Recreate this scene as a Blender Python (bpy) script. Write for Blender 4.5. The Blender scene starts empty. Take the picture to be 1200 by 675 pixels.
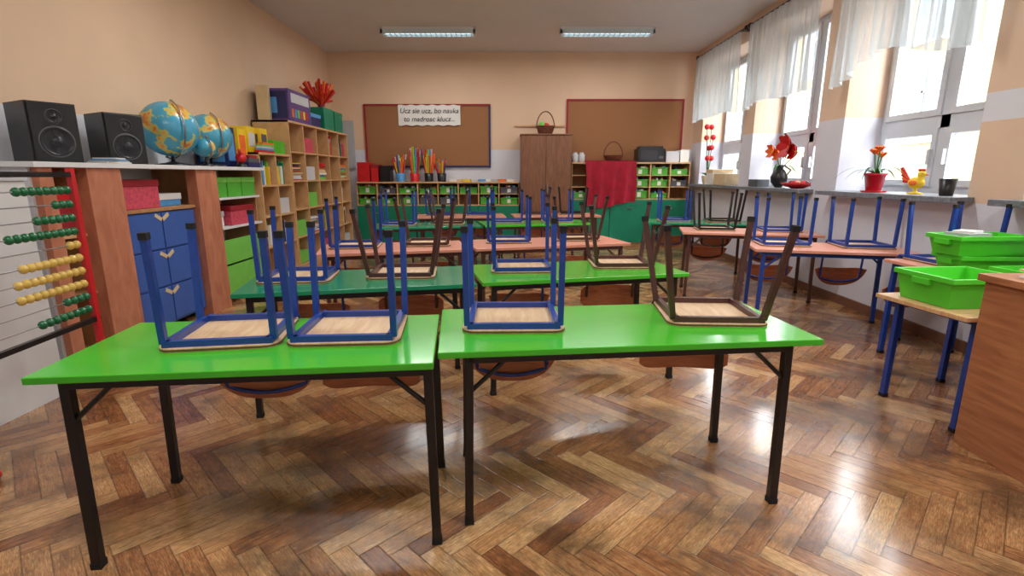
import bpy, math, random
from mathutils import Vector, Matrix
random.seed(7)
pi=math.pi
S=bpy.context.scene

# ------------------------------------------------------------------ materials
def lin(c):
    r=[]
    for v in c[:3]:
        v/=255.
        r.append(v/12.92 if v<=.04045 else ((v+.055)/1.055)**2.4)
    return (r[0],r[1],r[2],1)
def newmat(n):
    m=bpy.data.materials.new(n); m.use_nodes=True
    nt=m.node_tree; b=nt.nodes['Principled BSDF']
    return m,nt,b
def N(nt,t,**k):
    n=nt.nodes.new(t)
    for a,v in k.items(): setattr(n,a,v)
    return n
def mat(n,col,rough=.5,var=.08,scale=8,metal=0,coat=0,bump=0,stretch=None,em=0):
    m,nt,b=newmat(n)
    tc=N(nt,'ShaderNodeTexCoord'); mp=N(nt,'ShaderNodeMapping')
    nt.links.new(tc.outputs['Object'],mp.inputs[0])
    if stretch: mp.inputs['Scale'].default_value=stretch
    no=N(nt,'ShaderNodeTexNoise'); no.inputs['Scale'].default_value=scale; no.inputs['Detail'].default_value=4
    nt.links.new(mp.outputs[0],no.inputs['Vector'])
    cr=N(nt,'ShaderNodeValToRGB'); L=lin(col)
    cr.color_ramp.elements[0].position=.3; cr.color_ramp.elements[1].position=.7
    cr.color_ramp.elements[0].color=tuple(x*(1-var) for x in L[:3])+(1,)
    cr.color_ramp.elements[1].color=tuple(min(1,x*(1+var)) for x in L[:3])+(1,)
    nt.links.new(no.outputs[0],cr.inputs[0]); nt.links.new(cr.outputs[0],b.inputs['Base Color'])
    b.inputs['Roughness'].default_value=rough; b.inputs['Metallic'].default_value=metal
    if coat: b.inputs['Coat Weight'].default_value=coat; b.inputs['Coat Roughness'].default_value=.1
    if bump:
        bp=N(nt,'ShaderNodeBump'); bp.inputs['Strength'].default_value=bump; bp.inputs['Distance'].default_value=.01
        nt.links.new(no.outputs[0],bp.inputs['Height']); nt.links.new(bp.outputs[0],b.inputs['Normal'])
    if em:
        b.inputs['Emission Color'].default_value=L; b.inputs['Emission Strength'].default_value=em
    return m
def wood(n,c1,c2,rough=.4,st=(2,2,14),scale=4,coat=0):
    m,nt,b=newmat(n)
    tc=N(nt,'ShaderNodeTexCoord'); mp=N(nt,'ShaderNodeMapping'); mp.inputs['Scale'].default_value=st
    nt.links.new(tc.outputs['Object'],mp.inputs[0])
    no=N(nt,'ShaderNodeTexNoise'); no.inputs['Scale'].default_value=scale; no.inputs['Detail'].default_value=6; no.inputs['Distortion'].default_value=.6
    nt.links.new(mp.outputs[0],no.inputs['Vector'])
    cr=N(nt,'ShaderNodeValToRGB'); cr.color_ramp.elements[0].position=.35; cr.color_ramp.elements[1].position=.68
    cr.color_ramp.elements[0].color=lin(c1); cr.color_ramp.elements[1].color=lin(c2)
    nt.links.new(no.outputs[0],cr.inputs[0]); nt.links.new(cr.outputs[0],b.inputs['Base Color'])
    b.inputs['Roughness'].default_value=rough
    if coat: b.inputs['Coat Weight'].default_value=coat
    return m

M={}
M['green']=mat('table_green',(70,192,44),.2,.05,5,coat=.4)
M['teal']=mat('table_teal',(20,142,98),.25,.05,5,coat=.3)
M['pink']=mat('table_salmon',(226,156,132),.3,.06,5,coat=.2)
M['woodtop']=wood('table_wood',(206,160,110),(226,184,138),.35,(2,14,2))
M['black']=mat('black_paint',(26,23,25),.35,.15,20)
M['blue']=mat('blue_paint',(26,64,150),.32,.12,25,coat=.2)
M['brown']=mat('brown_paint',(80,48,44),.35,.15,25)
M['ply']=wood('birch_ply',(210,172,134),(230,200,162),.45,(14,2,2),3)
M['plybrown']=wood('brown_ply',(166,90,54),(196,118,74),.35,(3,3,20),3,.3)
M['plyedge']=mat('ply_edge',(110,74,48),.5)
M['rubber']=mat('rubber',(18,18,22),.7)
M['white']=mat('white_lacquer',(225,225,226),.4,.02)
M['offw']=mat('off_white',(205,205,210),.5,.04)
M['terra']=wood('terracotta_board',(180,110,82),(202,134,102),.45,(3,3,1),5)
M['beech']=wood('beech_board',(200,154,104),(218,174,126),.45,(3,12,2),3)
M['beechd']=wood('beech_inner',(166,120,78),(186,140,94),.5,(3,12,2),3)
M['ward']=wood('walnut_board',(118,76,52),(144,96,66),.45,(12,12,1.5),3)
M['desk']=wood('desk_wood',(156,96,62),(182,120,80),.4,(2,2,16),2.2)
M['cblue']=mat('cabinet_blue',(62,98,174),.4,.06)
M['cgreen']=mat('cabinet_teal',(14,128,96),.4,.06)
M['lgreen']=mat('light_green',(120,200,84),.4,.05)
M['crate']=mat('crate_green',(84,208,50),.35,.04)
M['cratein']=mat('tray_green',(84,176,56),.4,.05)
M['red']=mat('red',(205,28,35),.4,.08)
M['dred']=mat('deep_red',(150,20,35),.6,.15)
M['pinkb']=mat('pink_box',(205,75,95),.5,.25,40)
M['yellow']=mat('yellow',(240,205,40),.45,.08)
M['orange']=mat('orange',(240,110,35),.5,.1)
M['purple']=mat('purple_box',(92,62,130),.45,.35,18)
M['navy']=mat('navy',(30,38,92),.4,.2)
M['skyb']=mat('sky_blue',(80,150,210),.5,.1)
M['beige']=mat('beige_card',(214,190,150),.6,.08)
M['dark']=mat('dark_plastic',(22,22,26),.35,.1)
M['grey']=mat('grey_plastic',(90,92,98),.45,.1)
M['lgrey']=mat('light_grey',(180,182,186),.45,.05)
M['cone']=mat('speaker_cone',(42,42,48),.3,.1)
M['beadg']=mat('bead_green',(12,104,60),.25,.05,coat=.4)
M['beady']=mat('bead_yellow',(225,190,95),.25,.05,coat=.4)
M['metal']=mat('metal',(170,170,172),.3,.05,metal=1)
M['cork']=mat('cork',(156,108,70),.85,.18,90,bump=.3)
M['paper']=mat('paper',(232,230,224),.8,.02)
M['ink']=mat('ink',(30,30,40),.6)
M['leaf']=mat('leaf',(50,110,45),.45,.25,12)
M['wickd']=mat('wicker_dark',(110,60,35),.7,.4,70,bump=.4)
M['cloth']=mat('red_cloth',(165,16,44),.8,.2,9,bump=.2)
M['sill']=mat('sill_stone',(120,124,132),.35,.3,40)
M['pvc']=mat('window_pvc',(202,208,216),.3,.02)
M['rod']=mat('rod_dark',(48,32,28),.4,.1)
M['tube']=mat('fluorescent_tube',(225,240,245),.3,.01,em=2.0)
M['louver']=mat('louver',(205,222,228),.3,.05)
M['pot']=mat('red_pot',(190,22,40),.2,.05,coat=.5)

def globe_mat(n,ocean,sc):
    m,nt,b=newmat(n)
    tc=N(nt,'ShaderNodeTexCoord'); no=N(nt,'ShaderNodeTexNoise')
    no.inputs['Scale'].default_value=sc; no.inputs['Detail'].default_value=5; no.inputs['Roughness'].default_value=.55
    nt.links.new(tc.outputs['Object'],no.inputs['Vector'])
    cr=N(nt,'ShaderNodeValToRGB'); e=cr.color_ramp.elements
    e[0].position=.0; e[0].color=lin(ocean); e[1].position=.51; e[1].color=lin((80,165,195))
    for p,c in ((.525,(200,205,110)),(.57,(228,178,90)),(.62,(205,120,70)),(.7,(90,150,80))):
        q=e.new(p); q.color=lin(c)
    nt.links.new(no.outputs[0],cr.inputs[0]); nt.links.new(cr.outputs[0],b.inputs['Base Color']); b.inputs['Roughness'].default_value=.25
    return m
M['globe']=globe_mat('globe_map',(40,130,175),5.5)
M['globe2']=globe_mat('globe_map_b',(45,135,150),6.5)

# paint for walls: white dado below, peach above (real painted line)
def wallmat(n,upper,lower,zline,z2=None):
    m,nt,b=newmat(n)
    ge=N(nt,'ShaderNodeNewGeometry'); sx=N(nt,'ShaderNodeSeparateXYZ'); nt.links.new(ge.outputs['Position'],sx.inputs[0])
    no=N(nt,'ShaderNodeTexNoise'); no.inputs['Scale'].default_value=1.3; no.inputs['Detail'].default_value=5
    nt.links.new(ge.outputs['Position'],no.inputs['Vector'])
    gt=N(nt,'ShaderNodeMath',operation='GREATER_THAN'); gt.inputs[1].default_value=zline; nt.links.new(sx.outputs['Z'],gt.inputs[0])
    mx=N(nt,'ShaderNodeMix',data_type='RGBA'); nt.links.new(gt.outputs[0],mx.inputs[0])
    mx.inputs[6].default_value=lin(lower); mx.inputs[7].default_value=lin(upper)
    out=mx
    if z2:
        g2=N(nt,'ShaderNodeMath',operation='LESS_THAN'); g2.inputs[1].default_value=z2; nt.links.new(sx.outputs['Z'],g2.inputs[0])
        m2=N(nt,'ShaderNodeMix',data_type='RGBA'); nt.links.new(g2.outputs[0],m2.inputs[0]); nt.links.new(mx.outputs[2],m2.inputs[6]); m2.inputs[7].default_value=lin(upper); out=m2
    mr=N(nt,'ShaderNodeMapRange'); mr.inputs[1].default_value=.3; mr.inputs[2].default_value=.7; mr.inputs[3].default_value=.95; mr.inputs[4].default_value=1.04
    nt.links.new(no.outputs[0],mr.inputs[0])
    mu=N(nt,'ShaderNodeMix',data_type='RGBA',blend_type='MULTIPLY'); mu.inputs[0].default_value=1
    nt.links.new(out.outputs[2],mu.inputs[6]); nt.links.new(mr.outputs[0],mu.inputs[7]); nt.links.new(mu.outputs[2],b.inputs['Base Color'])
    bp=N(nt,'ShaderNodeBump'); n2=N(nt,'ShaderNodeTexNoise'); n2.inputs['Scale'].default_value=60
    nt.links.new(ge.outputs['Position'],n2.inputs['Vector']); nt.links.new(n2.outputs[0],bp.inputs['Height']); bp.inputs['Strength'].default_value=.06; bp.inputs['Distance'].default_value=.01
    nt.links.new(bp.outputs[0],b.inputs['Normal']); b.inputs['Roughness'].default_value=.65
    return m
PEACH=(229,197,166); DADO=(220,222,230)
M['wall']=wallmat('wall_paint',PEACH,DADO,1.62)
M['wallr']=wallmat('wall_paint_window_side',(224,194,168),(216,216,226),1.72)
M['wallp']=wallmat('wall_paint_pier',(224,194,168),(220,220,228),1.72,1.54)
M['ceil']=mat('ceiling_paint',(216,215,216),.8,.03,1.5)
M['base']=mat('baseboard_paint',(120,80,60),.5,.1)

# glass
m,nt,b=newmat('window_glass'); nt.nodes.remove(b)
tr=N(nt,'ShaderNodeBsdfTransparent'); gl=N(nt,'ShaderNodeBsdfGlossy'); gl.inputs['Roughness'].default_value=.02
mx=N(nt,'ShaderNodeMixShader'); mx.inputs[0].default_value=.06
nt.links.new(tr.outputs[0],mx.inputs[1]); nt.links.new(gl.outputs[0],mx.inputs[2]); nt.links.new(mx.outputs[0],nt.nodes['Material Output'].inputs[0]); M['glass']=m
# sheer curtain
m,nt,b=newmat('sheer_curtain'); nt.nodes.remove(b)
tr=N(nt,'ShaderNodeBsdfTransparent'); tl=N(nt,'ShaderNodeBsdfTranslucent'); df=N(nt,'ShaderNodeBsdfDiffuse')
tl.inputs[0].default_value=(.5,.56,.58,1); df.inputs[0].default_value=(.78,.83,.86,1)
a=N(nt,'ShaderNodeMixShader'); a.inputs[0].default_value=.42; nt.links.new(df.outputs[0],a.inputs[1]); nt.links.new(tl.outputs[0],a.inputs[2])
c=N(nt,'ShaderNodeMixShader')
tc=N(nt,'ShaderNodeTexCoord'); mp=N(nt,'ShaderNodeMapping'); mp.inputs['Scale'].default_value=(1,9,.7); vo=N(nt,'ShaderNodeTexNoise'); vo.inputs['Scale'].default_value=5
nt.links.new(tc.outputs['Object'],mp.inputs[0]); nt.links.new(mp.outputs[0],vo.inputs['Vector'])
mr=N(nt,'ShaderNodeMapRange'); mr.inputs[1].default_value=.3; mr.inputs[2].default_value=.7; mr.inputs[3].default_value=.58; mr.inputs[4].default_value=.72
nt.links.new(vo.outputs[0],mr.inputs[0]); nt.links.new(mr.outputs[0],c.inputs[0])
nt.links.new(tr.outputs[0],c.inputs[1]); nt.links.new(a.outputs[0],c.inputs[2]); nt.links.new(c.outputs[0],nt.nodes['Material Output'].inputs[0]); M['sheer']=m

# ------------------------------------------------------------------ mesh builder
class B:
    def __init__(s): s.v=[];s.f=[];s.m=[];s.sm=[];s.ml=[]
    def mi(s,k):
        if k not in s.ml: s.ml.append(k)
        return s.ml.index(k)
    def add(s,vs,fs,k,smooth=False):
        o=len(s.v); s.v+= [tuple(x) for x in vs]; i=s.mi(k)
        for f in fs: s.f.append([o+q for q in f]); s.m.append(i); s.sm.append(smooth)
    def box(s,x0,x1,y0,y1,z0,z1,k):
        vs=[(x0,y0,z0),(x1,y0,z0),(x1,y1,z0),(x0,y1,z0),(x0,y0,z1),(x1,y0,z1),(x1,y1,z1),(x0,y1,z1)]
        s.add(vs,[(3,2,1,0),(4,5,6,7),(0,1,5,4),(1,2,6,5),(2,3,7,6),(3,0,4,7)],k)
    def cbox(s,c,d,k,rz=0,rx=0,ry=0):
        R=Matrix.Rotation(rz,3,'Z')@Matrix.Rotation(ry,3,'Y')@Matrix.Rotation(rx,3,'X'); c=Vector(c)
        vs=[c+R@Vector((sx*d[0]/2,sy*d[1]/2,sz*d[2]/2)) for sz in(-1,1) for sx,sy in((-1,-1),(1,-1),(1,1),(-1,1))]
        s.add(vs,[(3,2,1,0),(4,5,6,7),(0,1,5,4),(1,2,6,5),(2,3,7,6),(3,0,4,7)],k)
    def tube(s,pts,r,k,n=8,r2=None,sq=False,smooth=True):
        pts=[Vector(p) for p in pts]; rings=[]; up=None
        if sq: n=4; smooth=False
        for i,p in enumerate(pts):
            d=(pts[min(i+1,len(pts)-1)]-pts[max(i-1,0)]).normalized()
            if up is None:
                up=Vector((0,1,0)) if abs(d.y)<.8 else Vector((0,0,1))
            a=(up-d*up.dot(d)).normalized(); b2=d.cross(a); up=a
            rr=r if r2 is None else r+(r2-r)*i/(len(pts)-1)
            ph=pi/4 if sq else 0; q=rr*(1.414 if sq else 1)
            rings.append([p+(a*math.cos(ph+2*pi*j/n)+b2*math.sin(ph+2*pi*j/n))*q for j in range(n)])
        vs=[v for g in rings for v in g]; fs=[]
        for i in range(len(rings)-1):
            for j in range(n): fs.append((i*n+j,i*n+(j+1)%n,(i+1)*n+(j+1)%n,(i+1)*n+j))
        s.add(vs,fs,k,smooth)
        s.add(rings[0],[tuple(range(n))[::-1]],k); s.add(rings[-1],[tuple(range(n))],k)
    def lathe(s,prof,c,k,n=24,smooth=True,axis=None):
        R=Matrix.Identity(3) if axis is None else Vector((0,0,1)).rotation_difference(Vector(axis)).to_matrix()
        c=Vector(c); vs=[];fs=[]
        for r,z in prof:
            for j in range(n): vs.append(c+R@Vector((r*math.cos(2*pi*j/n),r*math.sin(2*pi*j/n),z)))
        for i in range(len(prof)-1):
            for j in range(n): fs.append((i*n+j,i*n+(j+1)%n,(i+1)*n+(j+1)%n,(i+1)*n+j))
        s.add(vs,fs,k,smooth)
        if prof[0][0]>1e-4: s.add(vs[:n],[tuple(range(n))[::-1]],k)
        if prof[-1][0]>1e-4: s.add(vs[-n:],[tuple(range(n))],k)
    def ball(s,c,r,k,n=16,sc=(1,1,1)):
        c=Vector(c); m_=n//2; vs=[];fs=[]
        for i in range(m_+1):
            t=pi*i/m_
            for j in range(n): vs.append(c+Vector((r*sc[0]*math.sin(t)*math.cos(2*pi*j/n),r*sc[1]*math.sin(t)*math.sin(2*pi*j/n),-r*sc[2]*math.cos(t))))
        for i in range(m_):
            for j in range(n): fs.append((i*n+j,i*n+(j+1)%n,(i+1)*n+(j+1)%n,(i+1)*n+j))
        s.add(vs,fs,k,True)
    def grid(s,fn,nu,nv,k,smooth=True):
        vs=[fn(i/nu,j/nv) for i in range(nu+1) for j in range(nv+1)]
        fs=[(i*(nv+1)+j,(i+1)*(nv+1)+j,(i+1)*(nv+1)+j+1,i*(nv+1)+j+1) for i in range(nu) for j in range(nv)]
        s.add(vs,fs,k,smooth)
    def prism(s,poly,z0,z1,k,fn=None):
        n=len(poly); vs=[(x,y,z0) for x,y in poly]+[(x,y,z1) for x,y in poly]
        if fn: vs=[fn(v) for v in vs]
        s.add(vs,[tuple(range(n))[::-1],tuple(range(n,2*n))]+[(j,(j+1)%n,n+(j+1)%n,n+j) for j in range(n)],k)
    def mesh(s,name):
        me=bpy.data.meshes.new(name); me.from_pydata(s.v,[],s.f)
        for k in s.ml: me.materials.append(M[k])
        me.polygons.foreach_set('material_index',s.m); me.polygons.foreach_set('use_smooth',s.sm); me.update(); return me
    def obj(s,name,loc=(0,0,0),rz=0,bevel=0,me=None):
        o=bpy.data.objects.new(name,me or s.mesh(name)); S.collection.objects.link(o); o.location=loc; o.rotation_euler=(0,0,rz)
        if bevel:
            b_=o.modifiers.new('bevel','BEVEL'); b_.width=bevel; b_.segments=2; b_.limit_method='ANGLE'; b_.angle_limit=math.radians(40)
        return o
def rrect(w,d,r,n=5,w2=None):
    w2=w if w2 is None else w2; P=[]
    for cx,cy,a0,ww in ((1,-1,-90,w),(1,1,0,w2),(-1,1,90,w2),(-1,-1,180,w)):
        for i in range(n+1):
            a=math.radians(a0+90*i/n); P.append((cx*(ww/2-r)+r*math.cos(a),cy*(d/2-r)+r*math.sin(a)))
    return P

# ------------------------------------------------------------------ room
XL,XR,YB,YF,H=-3.1,3.12,9.2,-1.6,3.2
XW=3.48  # window plane
wins=[(7.2,8.75),(5.45,6.9),(3.56,5.03),(1.7,3.17),(-.15,1.32)]
ZS,ZT=1.05,2.92
b=B(); b.box(XL-.15,XL,YF-.15,YB+.15,0,H,'wall'); b.obj('wall_left')
b=B(); b.box(XL,XR+.5,YB,YB+.15,0,H,'wall'); b.obj('wall_back')
b=B(); b.box(XL,XR+.5,YF-.15,YF,0,H,'wall'); b.obj('wall_front')
b=B(); b.box(XL-.15,XR+.6,YF-.15,YB+.15,H,H+.15,'ceil'); b.obj('ceiling')
b=B(); ys=[YF]+[y for w in sorted(wins) for y in w]+[YB]
b.box(XR,XR+.45,YF,YB,0,ZS-.04,'wallr'); b.box(XR,XR+.45,YF,YB,ZT,H,'wallr')
for i in range(0,len(ys),2):
    k='wallp' if abs(ys[i]-3.17)<.01 else 'wallr'
    b.box(XR,XR+.45,ys[i],ys[i+1],ZS-.04,ZT,k)
b.obj('wall_right')
b=B(); b.box(XL,XL+.02,YF,YB,0,.08,'base'); b.obj('baseboard_left')
b=B(); b.box(XR-.02,XR,YF,YB,0,.08,'base'); b.obj('baseboard_right')

# herringbone parquet : real planks in one mesh
W=.07; n=6; L=n*W
m,nt,bs=newmat('parquet')
at=N(nt,'ShaderNodeAttribute',attribute_name='rnd'); uv=N(nt,'ShaderNodeUVMap',uv_map='plank')
sp=N(nt,'ShaderNodeSeparateXYZ'); nt.links.new(uv.outputs[0],sp.inputs[0])
def mth(op,a,b_=None,c_=None):
    q=N(nt,'ShaderNodeMath',operation=op)
    for i,x in enumerate((a,b_,c_)):
        if x is None: continue
        if isinstance(x,(int,float)): q.inputs[i].default_value=x
        else: nt.links.new(x,q.inputs[i])
    return q.outputs[0]
cb=N(nt,'ShaderNodeCombineXYZ')
nt.links.new(mth('MULTIPLY_ADD',sp.outputs[0],1.6,mth('MULTIPLY',at.outputs['Fac'],91.)),cb.inputs[0])
nt.links.new(mth('MULTIPLY_ADD',sp.outputs[1],2.6,mth('MULTIPLY',at.outputs['Fac'],57.)),cb.inputs[1])
gr=N(nt,'ShaderNodeTexNoise'); gr.inputs['Scale'].default_value=2.2; gr.inputs['Detail'].default_value=7; gr.inputs['Roughness'].default_value=.65; gr.inputs['Distortion'].default_value=.8
nt.links.new(cb.outputs[0],gr.inputs['Vector'])
cr=N(nt,'ShaderNodeValToRGB'); e=cr.color_ramp.elements
e[0].position=.0; e[0].color=lin((96,56,34)); e[1].position=1; e[1].color=lin((234,196,144))
q=e.new(.35); q.color=lin((164,106,66)); q=e.new(.7); q.color=lin((208,156,104))
mixf=mth('ADD',mth('MULTIPLY',at.outputs['Fac'],.56),mth('MULTIPLY',mth('SUBTRACT',gr.outputs[0],.25),1.0))
nt.links.new(mixf,cr.inputs[0])
# grime / wear patches
ge=N(nt,'ShaderNodeNewGeometry'); wn=N(nt,'ShaderNodeTexNoise'); wn.inputs['Scale'].default_value=1.9; wn.inputs['Detail'].default_value=9; wn.inputs['Roughness'].default_value=.74
nt.links.new(ge.outputs['Position'],wn.inputs['Vector'])
wr=N(nt,'ShaderNodeMapRange'); wr.inputs[1].default_value=.45; wr.inputs[2].default_value=.62; wr.inputs[3].default_value=1.05; wr.inputs[4].default_value=.32
nt.links.new(wn.outputs[0],wr.inputs[0])
st=N(nt,'ShaderNodeTexNoise'); st.inputs['Scale'].default_value=9; st.inputs['Detail'].default_value=5; nt.links.new(cb.outputs[0],st.inputs['Vector'])
sr=N(nt,'ShaderNodeMapRange'); sr.inputs[1].default_value=.4; sr.inputs[2].default_value=.65; sr.inputs[3].default_value=.62; sr.inputs[4].default_value=1.12
nt.links.new(st.outputs[0],sr.inputs[0])
ed=mth('MINIMUM',mth('MINIMUM',sp.outputs[1],mth('SUBTRACT',1.,sp.outputs[1])),mth('MULTIPLY',mth('MINIMUM',sp.outputs[0],mth('SUBTRACT',1.,sp.outputs[0])),float(n)))
er=N(nt,'ShaderNodeMapRange'); er.inputs[1].default_value=.01; er.inputs[2].default_value=.045; er.inputs[3].default_value=.45; er.inputs[4].default_value=1; nt.links.new(ed,er.inputs[0])
fac=mth('MULTIPLY',mth('MULTIPLY',wr.outputs[0],sr.outputs[0]),er.outputs[0])
mu=N(nt,'ShaderNodeMix',data_type='RGBA',blend_type='MULTIPLY'); mu.inputs[0].default_value=1
nt.links.new(cr.outputs[0],mu.inputs[6]); nt.links.new(fac,mu.inputs[7]); nt.links.new(mu.outputs[2],bs.inputs['Base Color'])
rr=N(nt,'ShaderNodeMapRange'); rr.inputs[1].default_value=.3; rr.inputs[2].default_value=.7; rr.inputs[3].default_value=.15; rr.inputs[4].default_value=.36
nt.links.new(wn.outputs[0],rr.inputs[0]); nt.links.new(rr.outputs[0],bs.inputs['Roughness'])
bs.inputs['Coat Weight'].default_value=.5; bs.inputs['Coat Roughness'].default_value=.13
bp=N(nt,'ShaderNodeBump'); bp.inputs['Strength'].default_value=.35; bp.inputs['Distance'].default_value=.004
nt.links.new(mth('ADD',er.outputs[0],mth('MULTIPLY',gr.outputs[0],.6)),bp.inputs['Height']); nt.links.new(bp.outputs[0],bs.inputs['Normal'])
M['parquet']=m
vs=[];fs=[];rn=[];uvs=[]
cs=math.cos(-pi/4); sn=math.sin(-pi/4)
NN=110
def emit(x,y,w,d,horiz):
    P=[(x,y),(x+w,y),(x+w,y+d),(x,y+d)]
    Q=[((px*W)*cs-(py*W)*sn,(px*W)*sn+(py*W)*cs+3.8) for px,py in P]
    if all(q[0]<XL-.1 for q in Q) or all(q[0]>XR+.3 for q in Q) or all(q[1]<YF-.1 for q in Q) or all(q[1]>YB+.1 for q in Q): return
    o=len(vs); vs.extend([(min(max(q[0],XL-.14),XR+.44),min(max(q[1],YF-.14),YB+.14),0) for q in Q]); fs.append((o,o+1,o+2,o+3)); rn.append(random.random())
    U=[(0,0),(1,0),(1,1),(0,1)] if horiz else [(0,0),(0,1),(1,1),(1,0)]
    uvs.extend(U)
for x in range(-NN,NN):
    for y in range(-NN,NN):
        k=(x-y)%(2*n)
        if k==0: emit(x,y,n,1,True)
        if k==2*n-1: emit(x,y,1,n,False)
me=bpy.data.meshes.new('floor'); me.from_pydata(vs,[],fs); me.materials.append(m)
A=me.attributes.new('rnd','FLOAT','FACE'); A.data.foreach_set('value',rn)
ul=me.uv_layers.new(name='plank')
for i,q in enumerate(uvs): ul.data[i].uv=q
o=bpy.data.objects.new('floor',me); S.collection.objects.link(o)
b=B(); b.box(XL-.15,XR+.45,YF-.15,YB+.15,-.2,-.01,'base'); b.obj('floor_subfloor')

# windows, sills, curtains
for wi,(y0,y1) in enumerate(wins):
    b=B(); X0,X1=XW,XW+.07; z0,z1=ZS,ZT; ft=.055
    b.box(X0,X1,y0,y0+ft,z0,z1,'pvc'); b.box(X0,X1,y1-ft,y1,z0,z1,'pvc'); b.box(X0,X1,y0,y1,z0,z0+ft,'pvc'); b.box(X0,X1,y0,y1,z1-ft,z1,'pvc')
    zt=1.62; ym=(y0+y1)/2
    b.box(X0-.005,X1,y0,y1,zt-.05,zt+.05,'pvc'); b.box(X0-.005,X1,ym-.045,ym+.045,z0,z1,'pvc')
    for ya,yb_ in ((y0+ft,ym-.045),(ym+.045,y1-ft)):
        for za,zb in ((z0+ft,zt-.05),(zt+.05,z1-ft)):
            s_=.05
            b.box(X0-.02,X0+.045,ya,ya+s_,za,zb,'pvc'); b.box(X0-.02,X0+.045,yb_-s_,yb_,za,zb,'pvc')
            b.box(X0-.02,X0+.045,ya+s_,yb_-s_,za,za+s_,'pvc'); b.box(X0-.02,X0+.045,ya+s_,yb_-s_,zb-s_,zb,'pvc')
            b.box(X0+.01,X0+.016,ya+s_,yb_-s_,za+s_,zb-s_,'glass')
        b.cbox((X0-.035,ym+(.07 if ya>ym else -.07),zt-.28),(.03,.025,.12),'pvc')
    b.obj('window_%d'%(wi+1))
    b=B(); b.box(2.96,XR,y0-.06,y1+.06,ZS-.04,ZS,'sill'); b.box(XR,XW-.022,y0+.001,y1-.001,ZS-.04,ZS,'sill'); b.obj('trim_%d'%(wi+1),bevel=.004)
    b=B(); zr=3.03; b.tube([(3.0,y0-.1,zr),(3.0,y1+.1,zr)],.016,'rod',10)
    for yy in (y0-.1,y1+.1): b.ball((3.0,yy,zr),.035,'rod',12)
    for yy in (y0,y1): b.box(3.0,XR-.001,yy-.012,yy+.012,zr-.02,zr+.02,'rod')
    b.obj('curtain_rod')
    b=B(); hem=2.0
    def fn(u,v,y0=y0,y1=y1,wi=wi):
        y=y0-.04+u*(y1-y0+.08)
        low=hem+.03*math.sin(u*9+wi)+.16*math.sin(pi*u)**2*(1 if wi>1 else .4)
        z=zr-.02-(zr-.02-low)*v
        x=2.962+(.012+.024*v)*math.sin(u*2*pi*13+wi)+.016*v*math.sin(u*31+wi*2+v*2)
        return (x,y+.01*math.sin(u*50),z)
    b.grid(fn,200,14,'sheer'); b.obj('sheer_curtain')

# outside: facade, ground
def facade():
    m,nt,bs=newmat('facade_plaster')
    no=N(nt,'ShaderNodeTexNoise'); no.inputs['Scale'].default_value=2
    cr=N(nt,'ShaderNodeValToRGB'); cr.color_ramp.elements[0].color=lin((98,88,66)); cr.color_ramp.elements[1].color=lin((106,96,72))
    nt.links.new(no.outputs[0],cr.inputs[0]); nt.links.new(cr.outputs[0],bs.inputs['Base Color']); bs.inputs['Roughness'].default_value=.9
    M['facade']=m; M['fwin']=mat('facade_window',(66,76,84),.3,.2,3); M['ffr']=mat('facade_frame',(128,128,128),.5)
    b=B(); b.box(12,12.3,-8,34,-3,7.5,'facade')
    for y in range(-6,34,3):
        for z in (-1.2,2.2,5.0):
            b.box(11.93,12,y-.1,y+1.5,z-.1,z+2.1,'ffr')
            b.box(11.9,11.94,y,y+1.4,z,z+2,'fwin'); b.box(11.86,11.9,y+.66,y+.74,z,z+2,'ffr'); b.box(11.86,11.9,y,y+1.4,z+1.3,z+1.38,'ffr')
    b.obj('neighbouring_building')
    b=B(); b.box(3.8,40,-20,40,-3.2,-3,'grey'); b.obj('ground_outside')
facade()

# ceiling lamps: rear pair in view, the front ones added as fill
def lamp(x,y,pw=0):
    b=B(); w,d=1.32,.2
    b.box(-w/2,w/2,-d/2,d/2,-.03,0,'white')
    b.box(-w/2,w/2,-d/2,-d/2+.012,-.085,-.03,'louver'); b.box(-w/2,w/2,d/2-.012,d/2,-.085,-.03,'louver')
    b.box(-w/2,-w/2+.03,-d/2,d/2,-.085,-.03,'white'); b.box(w/2-.03,w/2,-d/2,d/2,-.085,-.03,'white')
    for yy in (-.05,.05): b.tube([(-w/2+.05,yy,-.065),(w/2-.05,yy,-.065)],.014,'tube',10)
    for i in range(18): b.box(-w/2+.06+i*(w-.12)/17-.004,-w/2+.06+i*(w-.12)/17+.004,-d/2+.012,d/2-.012,-.092,-.05,'louver')
    b.box(-w/2+.03,w/2-.03,-.008,.008,-.092,-.04,'louver')
    o=b.obj('fluorescent_ceiling_lamp',(x,y,H-.001))
    if pw:
        l=bpy.data.lights.new('lamp_light','AREA'); l.shape='RECTANGLE'; l.size=1.2; l.size_y=.18; l.energy=pw; l.color=(1,.985,.96)
        q=bpy.data.objects.new('lamp_light',l); S.collection.objects.link(q); q.parent=o; q.location=(0,0,-.1)
lamp(-1.17,7.8,20); lamp(1.33,7.8,20)
for yy in (4.3,.9):  # unseen front lamps, added overhead to brighten the room evenly
    lamp(-1.17,yy,32); lamp(1.33,yy,32)

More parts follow.
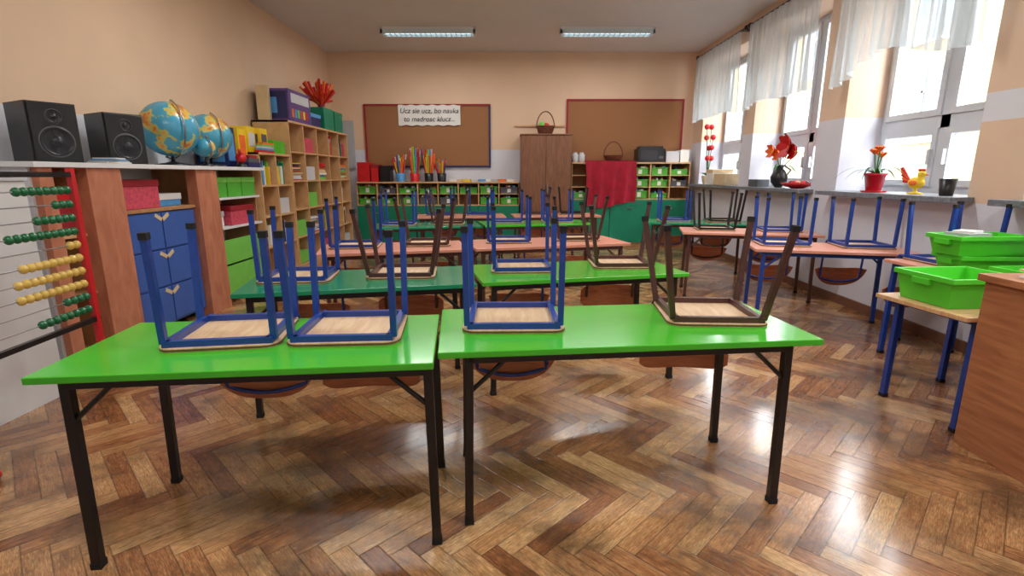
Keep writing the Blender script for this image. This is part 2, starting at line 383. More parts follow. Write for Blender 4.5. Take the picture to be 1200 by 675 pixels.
# ------------------------------------------------------------------ chairs
def chairmesh(name,fr,sx,sy,hh=.372,arc=True):
    b=B(); t=.0104
    b.prism(rrect(.37,.36,.05,5,.35),0,.012,'ply')
    b.prism(rrect(.372,.362,.05,5,.352),.003,.009,'plyedge')
    w=.155; zr=.012+t
    b.tube([(-w,-.155,zr),(w,-.155,zr)],t,fr,sq=True)
    b.tube([(-w,.15,zr),(w,.15,zr)],t,fr,sq=True)
    for s_ in(-1,1):
        b.tube([(s_*w,-.167,zr),(s_*w,.15,zr)],t,fr,sq=True)
        b.tube([(s_*(w+.012),-.145,zr),(s_*(w+.012+sx),-.155-sy,hh)],t,fr,sq=True)
        b.tube([(s_*(w+.012),.13,zr),(s_*(w+.012+sx),.15+sy,hh)],t,fr,sq=True)
        for yy,q in((-.145,-.155-sy),(.13,.15+sy)):
            b.tube([(s_*(w+.012+sx*.96),yy+(q-yy)*.96,hh*.96),(s_*(w+.012+sx),q,hh+.006)],t*1.18,'rubber',sq=True)
        b.tube([(s_*w,.14,zr),(s_*w,.195,zr-.002),(s_*w,.222,-.01),(s_*w,.232,-.08),(s_*w,.25,-.27)],t*.85,fr,n=8)
    nseg=14; vs=[];fs=[]
    for i in range(nseg*2+1):
        u=-1+i/nseg; x=.2*u; y=.285-u*u*.04
        if arc: zt_=-.20-.02*(1-u*u)-.03*abs(u)**6; zb_=-.20-.17*math.sqrt(max(.02,1-(abs(u))**2.4))
        else: zt_=-.19-.03*abs(u)**8; zb_=-.335+.03*abs(u)**8
        vs+= [(x,y-.006,zb_),(x,y+.006,zb_),(x,y+.006,zt_),(x,y-.006,zt_)]
    for i in range(nseg*2):
        for j in range(4): fs.append((i*4+j,i*4+(j+1)%4,(i+1)*4+(j+1)%4,(i+1)*4+j))
    fs+= [(3,2,1,0),tuple(nseg*8+j for j in range(4))]
    b.add(vs,fs,'plybrown')
    if arc:
        pts=[(-.155,.245,-.27)]+[(.155*u,.262,-.30-.035*(1-u*u)) for u in [-1+i/5 for i in range(11)]]+[(.155,.245,-.27)]
        b.tube(pts,t*.8,fr,n=8)
    return b.mesh(name)
CH={'b':chairmesh('chair_blue','blue',.002,.006),'s':chairmesh('chair_blue_b','blue',.002,.006,arc=False),'r':chairmesh('chair_brown','brown',.055,.04,.37,arc=False),'k':chairmesh('chair_black','black',.03,.03,.37)}
def chair(x,y,z,rz,k):
    B().obj('school_chair',(x,y,z),rz,me=CH[k])

# ------------------------------------------------------------------ tables
def table(name,cx,cy,w,d,rz,top,leg,h=.65,ins=.07,chairs=(),brace=True,ldx=0):
    b=B(); b.box(-w/2,w/2,-d/2,d/2,h-.022,h,top)
    t=.0145; lx=w/2-ins; ly=d/2-.045; zt=h-.038
    for s_ in(-1,1):
        b.tube([(ldx+s_*lx,-ly,zt),(ldx+s_*lx,ly,zt)],t,leg,sq=True)
        b.tube([(ldx-lx,s_*ly,zt),(ldx+lx,s_*ly,zt)],t,leg,sq=True)
        for q in(-1,1):
            b.tube([(ldx+s_*lx,q*ly,zt+.015),(ldx+s_*(lx+.01),q*ly,.012)],t,leg,sq=True)
            b.tube([(ldx+s_*(lx+.01),q*ly,.02),(ldx+s_*(lx+.01),q*ly,0)],t*1.15,'rubber',sq=True)
            if brace: b.tube([(ldx+s_*lx,q*ly,zt-.12),(ldx+s_*(lx-.13),q*ly,zt)],.009,leg,6)
    b.obj(name,(cx,cy,0),rz,bevel=.003)
    c,s_=math.cos(rz),math.sin(rz)
    for ch in chairs:
        lx_,k=ch[0],ch[1]; jr=math.radians(ch[2]) if len(ch)>2 else 0; ly_=(ch[3] if len(ch)>3 else .085)+ (d-.55)/2
        chair(cx+lx_*c-ly_*s_,cy+lx_*s_+ly_*c,h+.0005,rz+jr,k)
R=math.radians
table('school_table',-.826,1.66,1.13,.55,R(6),'green','black',ins=.05,ldx=.03,chairs=[(-.137,'b',3),(.265,'s',-2)])
table('school_table',.388,1.87,1.31,.54,R(6),'green','black',ins=.10,chairs=[(-.378,'b',-5),(.40,'r',-9)])
table('school_table',-.81,2.73,1.17,.55,R(12),'teal','black',chairs=[(-.33,'b',-6),(.22,'r',-8)])
table('school_table',.37,3.01,1.20,.55,R(13),'green','black',chairs=[(-.3,'b',-10),(.33,'r',-12)])
table('school_table',-.92,3.97,1.1,.55,R(14),'pink','brown',chairs=[(-.28,'b',-8),(.27,'r',-10)])
table('school_table',.28,4.29,1.3,.55,R(15),'pink','brown',chairs=[(-.3,'b',-12),(.3,'r',-10)])
table('school_table',-.97,5.78,1.18,.55,R(12),'teal','brown',chairs=[(-.28,'b',-8),(.27,'r',-10)])
table('school_table',.26,6.06,1.25,.55,R(12),'green','brown',chairs=[(-.3,'b',-12),(.3,'b',-10)])
table('school_table',-.7,7.1,1.2,.55,R(6),'pink','brown',chairs=[(-.28,'b',-8),(.27,'b',-10)])
table('school_table',.6,7.25,1.2,.55,R(6),'pink','brown',chairs=[(-.28,'r',-8),(.27,'k',-10)])
table('school_table',2.44,3.97,1.1,.54,R(-14),'pink','blue',chairs=[(-.3,'b',4),(.27,'b',6)])
table('school_table',2.34,5.11,1.25,.54,R(-14),'pink','brown',chairs=[(-.3,'k',4),(.3,'b',6)])
table('school_table',2.22,6.15,1.15,.54,R(-14),'teal','brown',chairs=[(-.28,'b',4),(.28,'k',6)])
table('school_table',2.48,2.49,1.0,.5,R(7),'woodtop','blue',h=.58,ins=.11,brace=False)
table('school_table',2.78,3.10,.56,.60,R(0),'pink','blue',h=.65,ins=.05,brace=False,chairs=[(.0,'b',4,.1)])

# plastic crates
def crate(x,y,z,rz,w=.42,d=.32,h=.145):
    b=B(); t=.004
    def ring(z_,g): return [(sx*(w/2-g),sy*(d/2-g),z_) for sx,sy in((-1,-1),(1,-1),(1,1),(-1,1))]
    o0,o1=ring(0,.03),ring(h,.008); i1,i0=ring(h,.014),ring(.006,.036)
    vs=o0+o1+i1+i0; fs=[(3,2,1,0),(12,13,14,15)]
    for a in(0,4,8):
        for j in range(4): fs.append((a+j,a+(j+1)%4,a+4+(j+1)%4,a+4+j))
    b.add(vs,fs,'crate')
    for sy in(-1,1): b.box(-w/2,w/2,sy*(d/2-.006)-.008,sy*(d/2-.006)+.008,h-.022,h+.002,'crate')
    for sx in(-1,1): b.box(sx*(w/2-.006)-.008,sx*(w/2-.006)+.008,-d/2,d/2,h-.022,h+.002,'crate'); b.box(sx*(w/2-.006)-.012,sx*(w/2-.006)+.012,-.05,.05,h-.05,h-.02,'crate')
    b.obj('plastic_storage_crate',(x,y,z),rz,bevel=.002)
crate(2.21,2.48,.581,R(4),.40,.34); crate(2.73,2.52,.581,R(5),.4,.32)
crate(2.70,2.925,.651,R(-2),.38,.22,.1); crate(2.68,2.925,.754,R(2),.44,.235,.11)
b=B(); b.cbox((2.6,2.92,.867),(.16,.14,.02),'lgrey',.2); b.cbox((2.6,2.92,.883),(.12,.1,.012),'paper',.5); b.obj('notepad')

# teacher's desk
b=B(); x0,x1,y0,y1=2.03,2.95,.75,2.15
b.box(x0-.02,x1,y0-.02,y1+.02,.755,.785,'desk'); b.box(x0,x0+.02,y0,y1,.0,.755,'desk'); b.box(x0+.02,x1,y1-.02,y1,0,.755,'desk'); b.box(x0+.02,x1,y0,y0+.02,0,.755,'desk')
b.box(x0+.02,x1-.3,y0+.02,y1-.02,.6,.615,'desk'); b.obj('teacher_desk',bevel=.003)
b=B()
for i,(k,dx,rz) in enumerate((('paper',0,.1),('lgrey',.02,-.1),('paper',.03,.25),('beige',.0,.0))): b.cbox((2.24+dx,1.97-dx,.79+i*.009),(.3,.21,.008),k,rz)
b.obj('paper_stack')
b=B(); b.cbox((2.26,1.98,.832),(.15,.2,.014),'dark',.5); b.cbox((2.26,1.98,.8395),(.13,.18,.001),'paper',.5); b.obj('notebook')

# ------------------------------------------------------------------ left wall units
FX=-2.65; CT=1.27
b=B(); b.box(XL+.02,-2.5,.6,2.68,0,1.17,'white'); b.box(XL+.02,-2.49,.59,2.69,1.17,1.19,'offw')
for y in (1.1,1.62,2.15): b.box(-2.5,-2.495,y-.004,y+.004,.1,1.15,'grey')
b.obj('white_cabinet')
b=B()
b.box(XL+.02,FX+.06,2.85,5.5,CT-.03,CT,'white')
b.box(XL+.02,FX,2.87,2.89,0,CT-.03,'offw')
b.box(XL+.02,XL+.04,2.89,5.48,0,CT-.03,'offw')
b.box(XL+.04,FX,2.895,2.91,0,CT-.03,'terra')
for ya,yb_ in ((2.89,2.98),(3.22,3.50),(4.33,4.63)): b.box(FX-.05,FX+.04,ya,yb_,0,CT-.03,'terra')
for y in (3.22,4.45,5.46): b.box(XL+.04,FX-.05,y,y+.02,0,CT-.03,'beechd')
for z in (.08,.45,.82): b.box(XL+.04,FX-.02,2.91,3.22,z,z+.02,'beech')
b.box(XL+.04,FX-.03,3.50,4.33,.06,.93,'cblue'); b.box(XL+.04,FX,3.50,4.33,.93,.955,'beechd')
for r_ in range(3):
    for c_ in range(2):
        y_a=3.515+c_*.408; z_a=.08+r_*.285
        b.box(FX-.03,FX-.012,y_a,y_a+.395,z_a,z_a+.27,'cblue')
        cy=y_a+(.36 if c_==0 else .035); 
        b.cbox((FX-.011,cy,z_a+.235),(.006,.08,.03),'beige',0,.5 if c_ else -.5)
for z in (.06,.36,.70,.97): b.box(XL+.04,FX,4.63,5.46,z,z+.02,'white')
b.box(FX-.02,FX+.0,4.64,5.46,.08,.60,'lgreen')
b.obj('shelving_counter',bevel=.002)
def bx(name,x0,x1,y0,y1,z0,z1,k,lid=None,bev=.004):
    b=B(); b.box(x0,x1,y0,y1,z0,z1,k)
    if lid: b.box(x0-.006,x1+.006,y0-.006,y1+.006,z1-.045,z1+.004,lid)
    b.obj(name,bevel=bev)
bx('storage_box',-2.98,-2.68,3.56,3.95,.957,1.16,'pinkb','dred')
bx('storage_box',-2.98,-2.72,4.0,4.26,.957,1.05,'skyb','white')
bx('storage_box',-2.98,-2.70,3.0,3.2,.842,1.08,'dred','red')
bx('storage_box',-2.98,-2.68,4.67,4.9,.992,1.17,'cratein','lgreen')
bx('storage_box',-2.98,-2.68,4.92,5.16,.992,1.17,'cratein','lgreen')
bx('storage_box',-2.98,-2.68,5.18,5.43,.992,1.17,'cratein','lgreen')
bx('storage_box',-2.98,-2.68,4.92,5.36,.722,.90,'pinkb','dred')
bx('storage_box',-2.98,-2.72,4.68,4.86,.722,.86,'white','lgrey')

# bookcases, open towards +X
def bookcase(name,x0,x1,y0,y1,z1,nc,nr,fill=.8):
    b=B(); t=.02
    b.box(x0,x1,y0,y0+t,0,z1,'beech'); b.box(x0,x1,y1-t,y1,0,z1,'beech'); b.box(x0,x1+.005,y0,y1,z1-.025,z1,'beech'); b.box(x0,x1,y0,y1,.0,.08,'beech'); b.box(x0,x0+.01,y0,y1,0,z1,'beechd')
    cw=(y1-y0)/nc; rh=(z1-.1)/nr
    for i in range(1,nc): b.box(x0,x1,y0+i*cw-t/2,y0+i*cw+t/2,.08,z1-.02,'beech')
    for j in range(1,nr): b.box(x0,x1-.003,y0+t,y1-t,.08+j*rh-t/2,.08+j*rh+t/2,'beech')
    b.obj(name,bevel=.002)
    b=B(); ks=['red','skyb','yellow','lgreen','paper','navy','orange','pinkb','offw','beige','cgreen','grey','paper','offw','beige']
    for i in range(nc):
        for j in range(nr):
            ya=y0+i*cw+t/2+.012; yb_=y0+(i+1)*cw-t/2-.012; za=.08+j*rh+t/2+.001; hh=rh-t-.03
            if random.random()>fill: continue
            m_=random.random()
            if m_<.5:
                y=ya; 
                while y<yb_-.05:
                    w=random.uniform(.012,.04); h_=hh*random.uniform(.6,.95); dp=random.uniform(.03,.09)
                    b.box(x0+.03,x1-dp,y,y+w,za,za+h_,random.choice(ks)); y+=w+.002
                    if random.random()<.1: break
            elif m_<.8:
                b.box(x0+.03,x1-.04,ya+.02,yb_-.03,za,za+hh*random.uniform(.4,.8),random.choice(['white','beige','lgreen','pinkb','skyb','offw']))
            else:
                z=za
                while z<za+hh*.7:
                    q=random.uniform(.01,.03); b.box(x0+.03,x1-random.uniform(.03,.07),ya+.02,yb_-.02-random.random()*.05,z,z+q,random.choice(ks)); z+=q+.001
    b.obj('books_on_shelf')
bookcase('bookcase',XL+.02,FX,5.53,6.31,1.43,2,4)
bookcase('bookcase',XL+.02,FX,6.33,8.55,1.83,5,5,.9)
# items on the counter
def speaker(x,y,rz):
    b=B(); w,d,h=.245,.27,.345
    b.box(-w/2,w/2,-d/2,d/2,0,h,'dark'); b.box(-w/2+.008,w/2-.008,-d/2-.012,-d/2,.008,h-.008,'dark')
    for z,r in((.12,.085),(.265,.04)):
        b.lathe([(r,0),(r,.006),(r*.92,.012),(r*.85,.004),(r*.35,-.008+.012),(r*.3,.012),(.001,.016)],(0,-d/2-.01,z),'cone',28,axis=(0,-1,0))
        b.lathe([(r*1.08,0),(r*1.08,.004),(r,.004)],(0,-d/2-.01,z),'grey',28,axis=(0,-1,0))
    b.obj('loudspeaker',(x,y,CT+.001),rz,bevel=.006)
speaker(-2.84,3.24,R(62)); speaker(-2.84,3.82,R(60))
b=B(); 
for i in range(4): b.cbox((-2.67,3.5,CT+.006+i*.009),(.13,.22-.02*i,.008),['paper','lgrey','skyb','paper'][i],.1*i)
b.obj('paper_stack')
def globe(name,x,y,z0,r,k):
    b=B(); cz=r+.075
    b.lathe([(r*.62,0),(r*.62,.012),(r*.3,.022),(.016,.035),(.012,.075)],(0,0,0),'dark',24)
    ax=Vector((.35,-.2,1)).normalized(); c=Vector((0,0,cz))
    b.ball(c,r,k,32)
    u=ax; w=Vector((0,0,1)).cross(u).normalized().cross(u).normalized()
    pts=[c+(u*math.cos(t)+w*math.sin(t))*(r+.018) for t in [pi*i/16 for i in range(17)]]
    b.tube(pts,.006,'metal',6); b.ball(pts[0],.012,'metal',8); b.ball(pts[-1],.012,'metal',8)
    b.obj(name,(x,y,z0))
globe('globe',-2.80,4.36,CT+.001,.215,'globe'); globe('globe',-2.78,4.88,CT+.001,.195,'globe2'); globe('globe',-2.64,4.56,CT+.001,.08,'globe2')
b=B(); b.ball((-2.65,5.16,CT+.09),.05,'red',16); b.lathe([(.05,0),(.05,.015),(.02,.04)],(-2.65,5.16,CT+.001),'dark'); b.tube([(-2.65,5.16,CT+.09),(-2.61,5.06,CT+.16)],.012,'red'); b.obj('desk_bell')
b=B(); b.box(-2.72,-2.62,5.24,5.48,CT+.001,CT+.05,'navy'); b.box(-2.72,-2.62,5.26,5.46,CT+.05,CT+.09,'grey'); b.box(-2.72,-2.63,5.28,5.44,CT+.09,CT+.12,'dred'); b.obj('book_stack')
for i,(ya,k,k2) in enumerate(((5.13,'navy','skyb'),(5.32,'yellow','orange'),(5.56,'yellow','offw'),(5.8,'yellow','grey'))):
    z=CT+.001 if i<2 else 1.432
    hb=.38 if i<2 else .26
    b=B(); x0=-3.06+.02*(i%2)
    b.box(x0,x0+.3,ya+.0,ya+.16,z,z+hb,k); b.box(x0+.03,x0+.27,ya-.002,ya,z+.05,z+hb-.06,k2); b.box(x0+.3,x0+.302,ya+.02,ya+.14,z+.06,z+hb-.06,k2)
    b.box(x0+.07,x0+.2,ya-.004,ya-.002,z+.08,z+.16,'dark'); b.obj('board_game_box',bevel=.003)
bx('storage_box',-2.98,-2.7,6.0,6.3,1.432,1.58,'green')
b=B()
for i,k in enumerate(('red','skyb','offw','lgreen','orange')): b.cbox((-2.685,5.75+.01*i,1.443+i*.021),(.06,.34-.02*i,.02),k,.02*(i%3))
b.obj('magazine_stack')
# on top of tall bookcase
bx('cardboard_box',-3.0,-2.86,6.335,6.40,1.832,2.22,'beige')
b=B(); b.box(-3.02,-2.66,6.43,7.1,1.832,2.2,'purple'); b.box(-3.0,-2.68,6.428,6.43,1.86,2.17,'navy'); b.box(-2.95,-2.8,6.424,6.428,1.92,2.1,'skyb')
b.box(-2.66,-2.657,6.5,7.05,2.05,2.16,'offw'); 
for i in range(6): b.box(-2.66,-2.656,6.5+i*.085,6.56+i*.085,1.88,1.98,['orange','skyb','lgreen','pinkb','yellow','red'][i])
b.obj('toy_box',bevel=.004)
bx('storage_box',-2.98,-2.68,7.15,7.5,1.832,2.0,'navy','skyb'); bx('storage_box',-2.98,-2.66,7.6,8.0,1.832,2.13,'cgreen'); bx('storage_box',-2.98,-2.66,8.05,8.4,1.832,2.12,'cgreen','teal')
b=B(); b.lathe([(.04,0),(.06,.08),(.05,.08),(.03,.01)],(0,0,0),'dred',14)
for i in range(44):
    a=random.random()*6.28; r=random.uniform(.05,.26); z=random.uniform(.12,.36)
    b.tube([(0,0,.02),(r*.4*math.cos(a),r*.5*math.sin(a),.1),(r*math.cos(a),r*1.3*math.sin(a),z)],.008,'red' if i%3 else 'orange',6,r2=.02)
b.obj('paper_flower_bouquet',(-2.76,7.8,2.136))

# ------------------------------------------------------------------ abacus
b=B(); P0=Vector((-2.19,2.60,0)); P1=Vector((-2.11,1.62,0))
zt,zb=1.2,.32
def AP(t,z): p=P0.lerp(P1,t); return (p.x,p.y,z)
for t in(0,1):
    b.tube([AP(t,zt+.03),AP(t,zb)],.013,'red',sq=True)
b.tube([AP(-.02,zt),AP(1.02,zt)],.012,'black',sq=True); b.tube([AP(-.02,zb+.14),AP(1.02,zb+.14)],.012,'black',sq=True)
for i in range(10):
    z=zt-.075-i*.067
    b.tube([AP(0,z),AP(1,z)],.003,'metal',6)
    for j in range(10):
        right=j<[8,3,6,10,2,9,10,10,4,8][i]
        t=(.045+j*.042) if right else (.96-(9-j)*.042)
        c=Vector(AP(t,z)); b.ball(c,.021,['beadg','beadg','beadg','beadg','beady','beady','beady','beady','beadg','beadg'][i] if right else ('beady' if i%3 else 'beadg'),10,(.95,.95,1))
for t in (.78,1.0):
    p=Vector(AP(t,0)); b.tube([(p.x,p.y,zb+.14),(p.x,p.y,.05)],.014,'black',sq=True)
    b.tube([(p.x-.25,p.y-.02,.045),(p.x+.05,p.y+.02,.045)],.014,'black',sq=True)
    for s_ in(-.25,.05): b.lathe([(.028,-.012),(.03,0),(.028,.012)],(p.x+s_,p.y,.03),'red',14,axis=(0,1,0))
b.obj('counting_abacus')

# ------------------------------------------------------------------ back wall
def board(name,x0,x1,z0,z1,fr,fr2):
    b=B(); y=YB-.002; b.box(x0,x1,y-.02,y,z0,z1,'cork'); t=.03
    b.box(x0-t,x1+t,y-.035,y,z1,z1+t,fr); b.box(x0-t,x1+t,y-.035,y,z0-t,z0,fr2); b.box(x0-t,x0,y-.035,y,z0,z1,fr); b.box(x1,x1+t,y-.035,y,z0,z1,fr2)
    b.obj(name)
board('cork_board',-2.5,-.40,1.35,2.34,'dred','navy'); board('cork_board',.96,2.9,1.44,2.42,'dred','dred')
b=B()
b.grid(lambda u,v:(-1.94+1.06*u,YB-.045-.004*math.sin(u*9),2.02+.33*v+.008*math.sin(u*37)*(1 if v>.5 else -1)),40,4,'paper'); sg=b.obj('paper_sign')
for i,tx in enumerate(("Ucz sie ucz, bo nauka","to madrosc klucz...")):
    cu=bpy.data.curves.new('lettering','FONT'); cu.body=tx; cu.size=.115; cu.shear=.2; cu.offset=.0003; cu.align_x='CENTER'; cu.extrude=.001; cu.materials.append(M['ink'])
    t=bpy.data.objects.new('lettering_%d'%i,cu); S.collection.objects.link(t); t.parent=sg; t.location=(-1.41,YB-.055,2.22-.135*i); t.rotation_euler=(pi/2,0,0)
b=B(); b.box(.04,.9,YB-.03,YB-.002,2.0,2.025,'beech'); b.obj('wall_rail')
# wardrobe
b=B(); x0,x1=.14,.98
b.box(x0,x1,8.72,YB-.04,0,1.83,'ward'); b.box(x0+.005,(x0+x1)/2-.003,8.70,8.72,.06,1.82,'ward'); b.box((x0+x1)/2+.003,x1-.005,8.70,8.72,.06,1.82,'ward')
for s_ in(-.03,.03): b.box((x0+x1)/2+s_-.006,(x0+x1)/2+s_+.006,8.675,8.70,.9,1.05,'metal')
b.box(x0-.008,x1+.008,8.69,YB-.04,1.83,1.85,'ward'); b.obj('wardrobe',bevel=.002)
def basket(x,y,z,r,h,k,hand=.25):
    b=B(); b.lathe([(r*.7,0),(r*.9,h*.5),(r,h),(r*.94,h),(r*.85,h*.5),(r*.65,.01)],(0,0,0),k,20)
    for i in range(5): 
        zz=h*(i+.5)/5; rr=r*(.72+.28*zz/h)+.004; b.tube([(rr*math.cos(t),rr*math.sin(t),zz) for t in [2*pi*q/20 for q in range(21)]],.006,k,5)
    b.tube([(r*math.cos(t),0,h*.8+hand*math.sin(t)) for t in [pi*i/14 for i in range(15)]],.01,k,6)
    b.obj('wicker_basket',(x,y,z))
basket(.56,8.95,1.851,.15,.14,'wickd',.26)
b=B(); b.ball((.56,8.95,2.0),.07,'red',12,(1,1,.6)); b.ball((.5,8.93,2.0),.06,'lgreen',12); b.obj('artificial_fruit')
def cabinet(name,x0,x1,z1,zc,nc,rows,yf=8.78):
    b=B(); yb_=YB-.01; t=.018
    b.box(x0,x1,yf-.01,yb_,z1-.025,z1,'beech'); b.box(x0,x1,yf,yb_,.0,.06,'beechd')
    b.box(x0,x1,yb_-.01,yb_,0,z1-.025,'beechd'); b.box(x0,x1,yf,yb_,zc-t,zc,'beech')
    nd=nc//2; 
    for i in range(nc+1):
        x=x0+(x1-x0)*i/nc; b.box(max(x0,x-t/2),min(x1,x+t/2),yf,yb_-.01,zc,z1-.025,'beech')
    for i in range(nd):
        xa=x0+(x1-x0)*i/nd; xb=x0+(x1-x0)*(i+1)/nd
        b.box(xa+.004,xb-.004,yf-.016,yf,.06,zc-t,'cgreen'); b.cbox(((xa+xb)/2,yf-.022,(zc)*.8),(.1,.012,.015),'metal')
    rh=(z1-.025-zc)/rows
    for j in range(1,rows): b.box(x0,x1,yf+.01,yb_-.01,zc+j*rh-.006,zc+j*rh+.006,'beech')
    b.obj(name,bevel=.0015)
    b=B()
    for i in range(nc):
        for j in range(rows):
            xa=x0+(x1-x0)*i/nc+.03; xb=x0+(x1-x0)*(i+1)/nc-.03; za=zc+j*rh+.007; q=rh*random.uniform(.45,.68)
            if random.random()<.12: continue
            dk='cratein' if random.random()<.8 else 'grey'
            b.box(xa,xb,yf+.05,yf+.3,za,za+q,dk); b.box(xa-.008,xb+.008,yf+.038,yf+.05,za+q-.02,za+q,dk)
            b.box((xa+xb)/2-.03,(xa+xb)/2+.03,yf+.046,yf+.0495,za+.02,za+q-.025,'paper')
            for _ in range(3): 
                xx=random.uniform(xa+.02,xb-.02); b.cbox((xx,yf+.15,za+q),(.03,.18,.05),random.choice(['paper','red','skyb','beige','offw','orange','navy']))
    b.obj('storage_trays')
cabinet('low_cabinet',-2.62,.12,1.08,.70,8,2); cabinet('low_cabinet',1.0,2.98,1.40,.80,6,3)
b=B()
def fc(u,v):
    x=1.22+.84*u; z=1.42-.72*v-(.05*math.sin(u*5)*v)
    return (x+.02*math.sin(v*3),8.735-.03*math.sin(u*2*pi*4+v)*(.3+v)-.012,z)
b.grid(fc,60,16,'cloth'); b.grid(lambda u,v:(1.22+.84*u,8.735+.4*v,1.412+.006*math.sin(u*20)),30,2,'cloth'); b.obj('red_cloth')
basket(1.72,8.98,1.42,.16,.1,'wickd',.24)
b=B(); b.box(2.1,2.55,8.8,9.1,1.402,1.62,'dark'); b.box(2.13,2.52,8.83,9.07,1.62,1.66,'dark'); b.box(2.14,2.42,8.797,8.80,1.44,1.59,'cone'); b.box(2.45,2.52,8.795,8.80,1.46,1.5,'grey'); b.obj('printer',bevel=.008)
bx('cardboard_box',2.58,2.8,8.85,9.1,1.402,1.58,'offw'); bx('cardboard_box',2.82,2.97,8.85,9.1,1.402,1.60,'paper')
b=B()
for i in range(4): b.lathe([(.04,0),(.05,.02),(.05,.12),(.03,.14),(.03,.16)],(1.06+(i%2)*.11,8.85+(i//2)*.12,1.401),'offw',14)
b.obj('plastic_jars')
bx('storage_box',-2.6,-2.4,8.82,9.1,1.082,1.40,'red'); bx('storage_box',-2.38,-2.26,8.85,9.1,1.082,1.36,'red','dred'); bx('black_box',-2.23,-2.06,8.85,9.1,1.082,1.34,'dark')
def pencup(x,y,n_,hs,k='dark'):
    b=B(); b.lathe([(.07,0),(.08,.14),(.074,.14),(.065,.01)],(0,0,0),k,16)
    for i in range(n_):
        a=random.random()*6.28; q=random.random()
        b.tube([(.03*math.cos(a),.03*math.sin(a),.02),((.04+.09*q)*math.cos(a),(.04+.09*q)*math.sin(a),hs*random.uniform(.75,1.1))],.014,random.choice(['red','yellow','skyb','orange','pinkb','lgreen','purple','offw','red']),6)
    b.obj('pencil_cup',(x,y,1.081))
pencup(-1.9,8.93,26,.42,'skyb'); pencup(-1.66,8.95,34,.52,'red'); pencup(-1.42,8.95,34,.5)
pencup(-1.2,8.95,20,.36)
b=B()
for i in range(9):
    x=-1.0+i*.12; b.cbox((x,8.95+.05*math.sin(i*3),1.081+.02),(.12,.2,.04),['paper','beige','yellow','offw','skyb','paper','lgrey','orange','paper'][i],.2*math.sin(i*5))
b.obj('craft_papers')
b=B(); b.box(-2.95,-2.72,9.16,9.195,1.3,2.1,'lgrey'); b.obj('wall_poster')

# ------------------------------------------------------------------ window-sill things
def leafblade(b,p,d,l,w,k,droop=.6):
    p=Vector(p); d=Vector(d); s_=d.cross(Vector((0,0,1))).normalized()
    def fn(u,v):
        q=p+d*l*u+Vector((0,0,1))*(l*(.95*u-droop*2*u*u)); return q+s_*w*(v-.5)*math.sin(pi*min(.97,u*.9+.08))
    b.grid(fn,8,2,k)
b=B(); z=ZS
b.lathe([(.04,0),(.085,.06),(.095,.12),(.06,.19),(.035,.22),(.05,.26),(.042,.26),(.02,.2)],(0,0,0),'dark',22)
b.tube([(.08,0,.13),(.13,0,.2),(.05,0,.25)],.01,'dark',6)
for i,(dx,dy,h_,k,r) in enumerate(((0,-.2,.46,'red',.15),(-.03,.08,.42,'orange',.09),(.03,-.3,.4,'red',.1),(0,.0,.38,'orange',.08))):
    b.tube([(0,0,.2),(dx*.5,dy*.5,h_*.75),(dx,dy,h_)],.005,'leaf',6)
    for q in range(7):
        a=2*pi*q/7; d=Vector((-.3,math.cos(a),math.sin(a))).normalized()
        def fn(u,v,d=d,dx=dx,dy=dy,h_=h_,r=r,a=a):
            sd=Vector((0,-math.sin(a),math.cos(a)))
            return Vector((dx-.02,dy,h_))+d*r*u+Vector((-.04*u*u,0,0))+sd*(v-.5)*r*.9*math.sin(pi*min(.95,u*.85+.08))
        b.grid(fn,5,3,k)
    b.ball((dx-.03,dy,h_),.015,'yellow',8)
for i in range(5): leafblade(b,(0,0,.22),(math.cos(i*1.3),math.sin(i*1.3),0),.2,.04,'leaf')
b.obj('vase_of_flowers',(3.16,6.2,ZS+.001))
b=B(); b.lathe([(.06,0),(.14,.03),(.17,.06),(.16,.06),(.12,.03),(.001,.015)],(0,0,0),'red',24)
for i in range(8): b.ball((.07*math.cos(i),.07*math.sin(i*1.7),.05),.035,['dred','orange','dark','red'][i%4],10)
b.obj('fruit_bowl',(3.14,5.75,ZS+.001))
b=B(); b.lathe([(.055,0),(.08,.14),(.088,.14),(.088,.16),(.078,.16),(.07,.13),(.001,.13)],(0,0,0),'pot',24); b.lathe([(.09,0),(.1,.012),(.001,.012)],(0,0,-.0),'pot')
for i in range(18):
    a=i*2.4; leafblade(b,(0,0,.14),(math.cos(a),math.sin(a),0),(.18+.08*(i%3))*(1 if abs(math.cos(a))<.7 else .75),.022,'leaf',.38+.08*(i%3))
for dx,dy,h_ in ((0,.05,.33),(.03,0,.3),(-.02,-.04,.35)):
    b.tube([(0,0,.13),(dx,dy,h_)],.005,'leaf'); 
    for q in range(6): b.tube([(dx,dy,h_-.01),(dx+.035*math.cos(q),dy+.035*math.sin(q),h_+.03)],.006,'orange',6,r2=.013)
b.obj('potted_clivia',(3.12,4.5,ZS+.001))
b=B(); b.lathe([(.05,0),(.052,.01),(.012,.02),(.01,.05)],(0,0,0),'yellow',14)
b.ball((0,0,.085),.05,'yellow',18,(.85,1.15,.9)); b.ball((0,-.03,.15),.028,'yellow',14); b.tube([(0,-.02,.1),(0,-.03,.15)],.03,'yellow',10,r2=.02)
b.tube([(0,-.055,.148),(0,-.08,.142)],.008,'orange',8,r2=.001); 
for q in range(3): b.ball((0,-.04+.015*q,.182),.011,'red',8)
for q in range(5): b.tube([(0,.04,.09),(0,.09+.006*q,.10+.025*q)],.01,'orange' if q%2 else 'red',6,r2=.014)
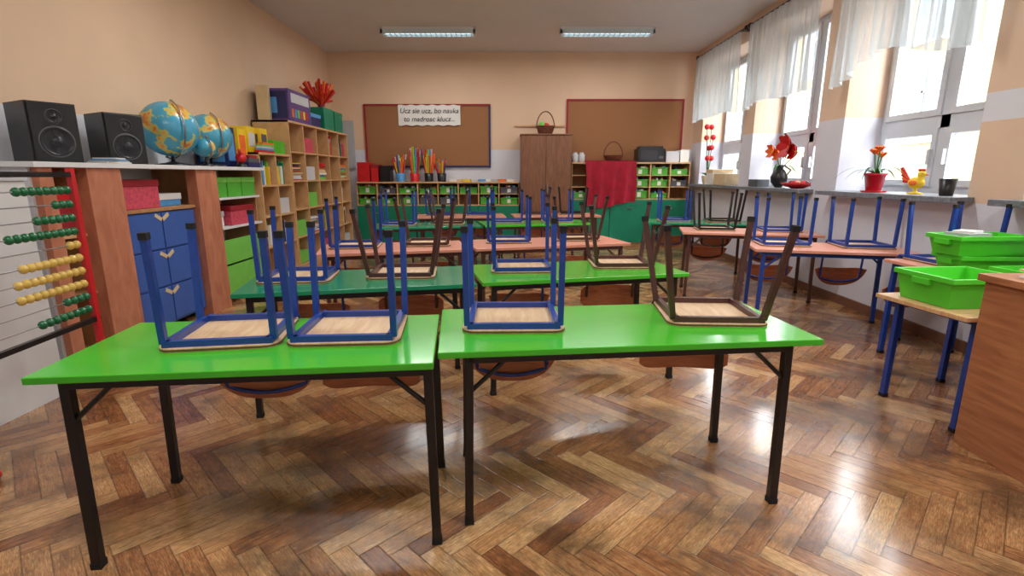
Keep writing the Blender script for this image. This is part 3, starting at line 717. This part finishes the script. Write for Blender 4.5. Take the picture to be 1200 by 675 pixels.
for s_ in(-1,1): b.ball((s_*.042,.005,.085),.03,'orange',10,(.3,1,.7)); b.ball((s_*.024,-.04,.156),.004,'dark',6)
b.obj('hen_figurine',(3.14,4.06,ZS+.001),.5)
b=B(); b.lathe([(.04,0),(.055,.12),(.05,.12),(.045,.1),(.001,.1)],(0,0,0),'dark',20); b.obj('small_flowerpot',(3.12,3.74,ZS+.001))
bx('cardboard_box',3.0,3.25,7.4,7.8,ZS+.001,ZS+.16,'beige',None,.005)
bx('storage_box',3.0,3.3,7.85,8.1,ZS+.001,ZS+.22,'paper','beige')
b=B()
for i in range(14):
    a=random.random()*6.28; leafblade(b,(0,0,.12),(math.cos(a),math.sin(a),0),.15,.05,'leaf',.3)
for i in range(8): b.ball((.05*math.cos(i),.08*math.sin(i),.4+.16*(i%4)),.045,'red',8)
for i in range(8): b.tube([(0,0,.1),(.05*math.cos(i),.08*math.sin(i),.4+.16*(i%4))],.005,'leaf')
b.lathe([(.05,0),(.08,.13),(.07,.13),(.001,.11)],(0,0,0),'beige',20); b.obj('potted_plant',(3.12,8.4,ZS+.001))
bx('radio',3.05,3.2,6.5,6.75,ZS+.001,ZS+.09,'grey')

# ------------------------------------------------------------------ light
w=bpy.data.worlds.new('overcast_sky'); S.world=w; w.use_nodes=True
bg=w.node_tree.nodes['Background']; bg.inputs[0].default_value=(.93,.97,1.0,1); bg.inputs[1].default_value=17.
for y0,y1 in wins:
    l=bpy.data.lights.new('window_portal','AREA'); l.shape='RECTANGLE'; l.size=ZT-ZS; l.size_y=y1-y0; l.cycles.is_portal=True
    o=bpy.data.objects.new('window_portal',l); S.collection.objects.link(o); o.location=(XW+.12,(y0+y1)/2,(ZS+ZT)/2); o.rotation_euler=(0,pi/2,0)

cam=bpy.data.cameras.new('camera'); cam.lens=18; cam.sensor_width=36; cam.clip_start=.02
co=bpy.data.objects.new('camera',cam); S.collection.objects.link(co); co.location=(0,0,1.2); co.rotation_euler=(R(90-12.5),0,0); S.camera=co
S.view_settings.view_transform='Standard'; S.view_settings.look='None'; S.view_settings.exposure=0.15
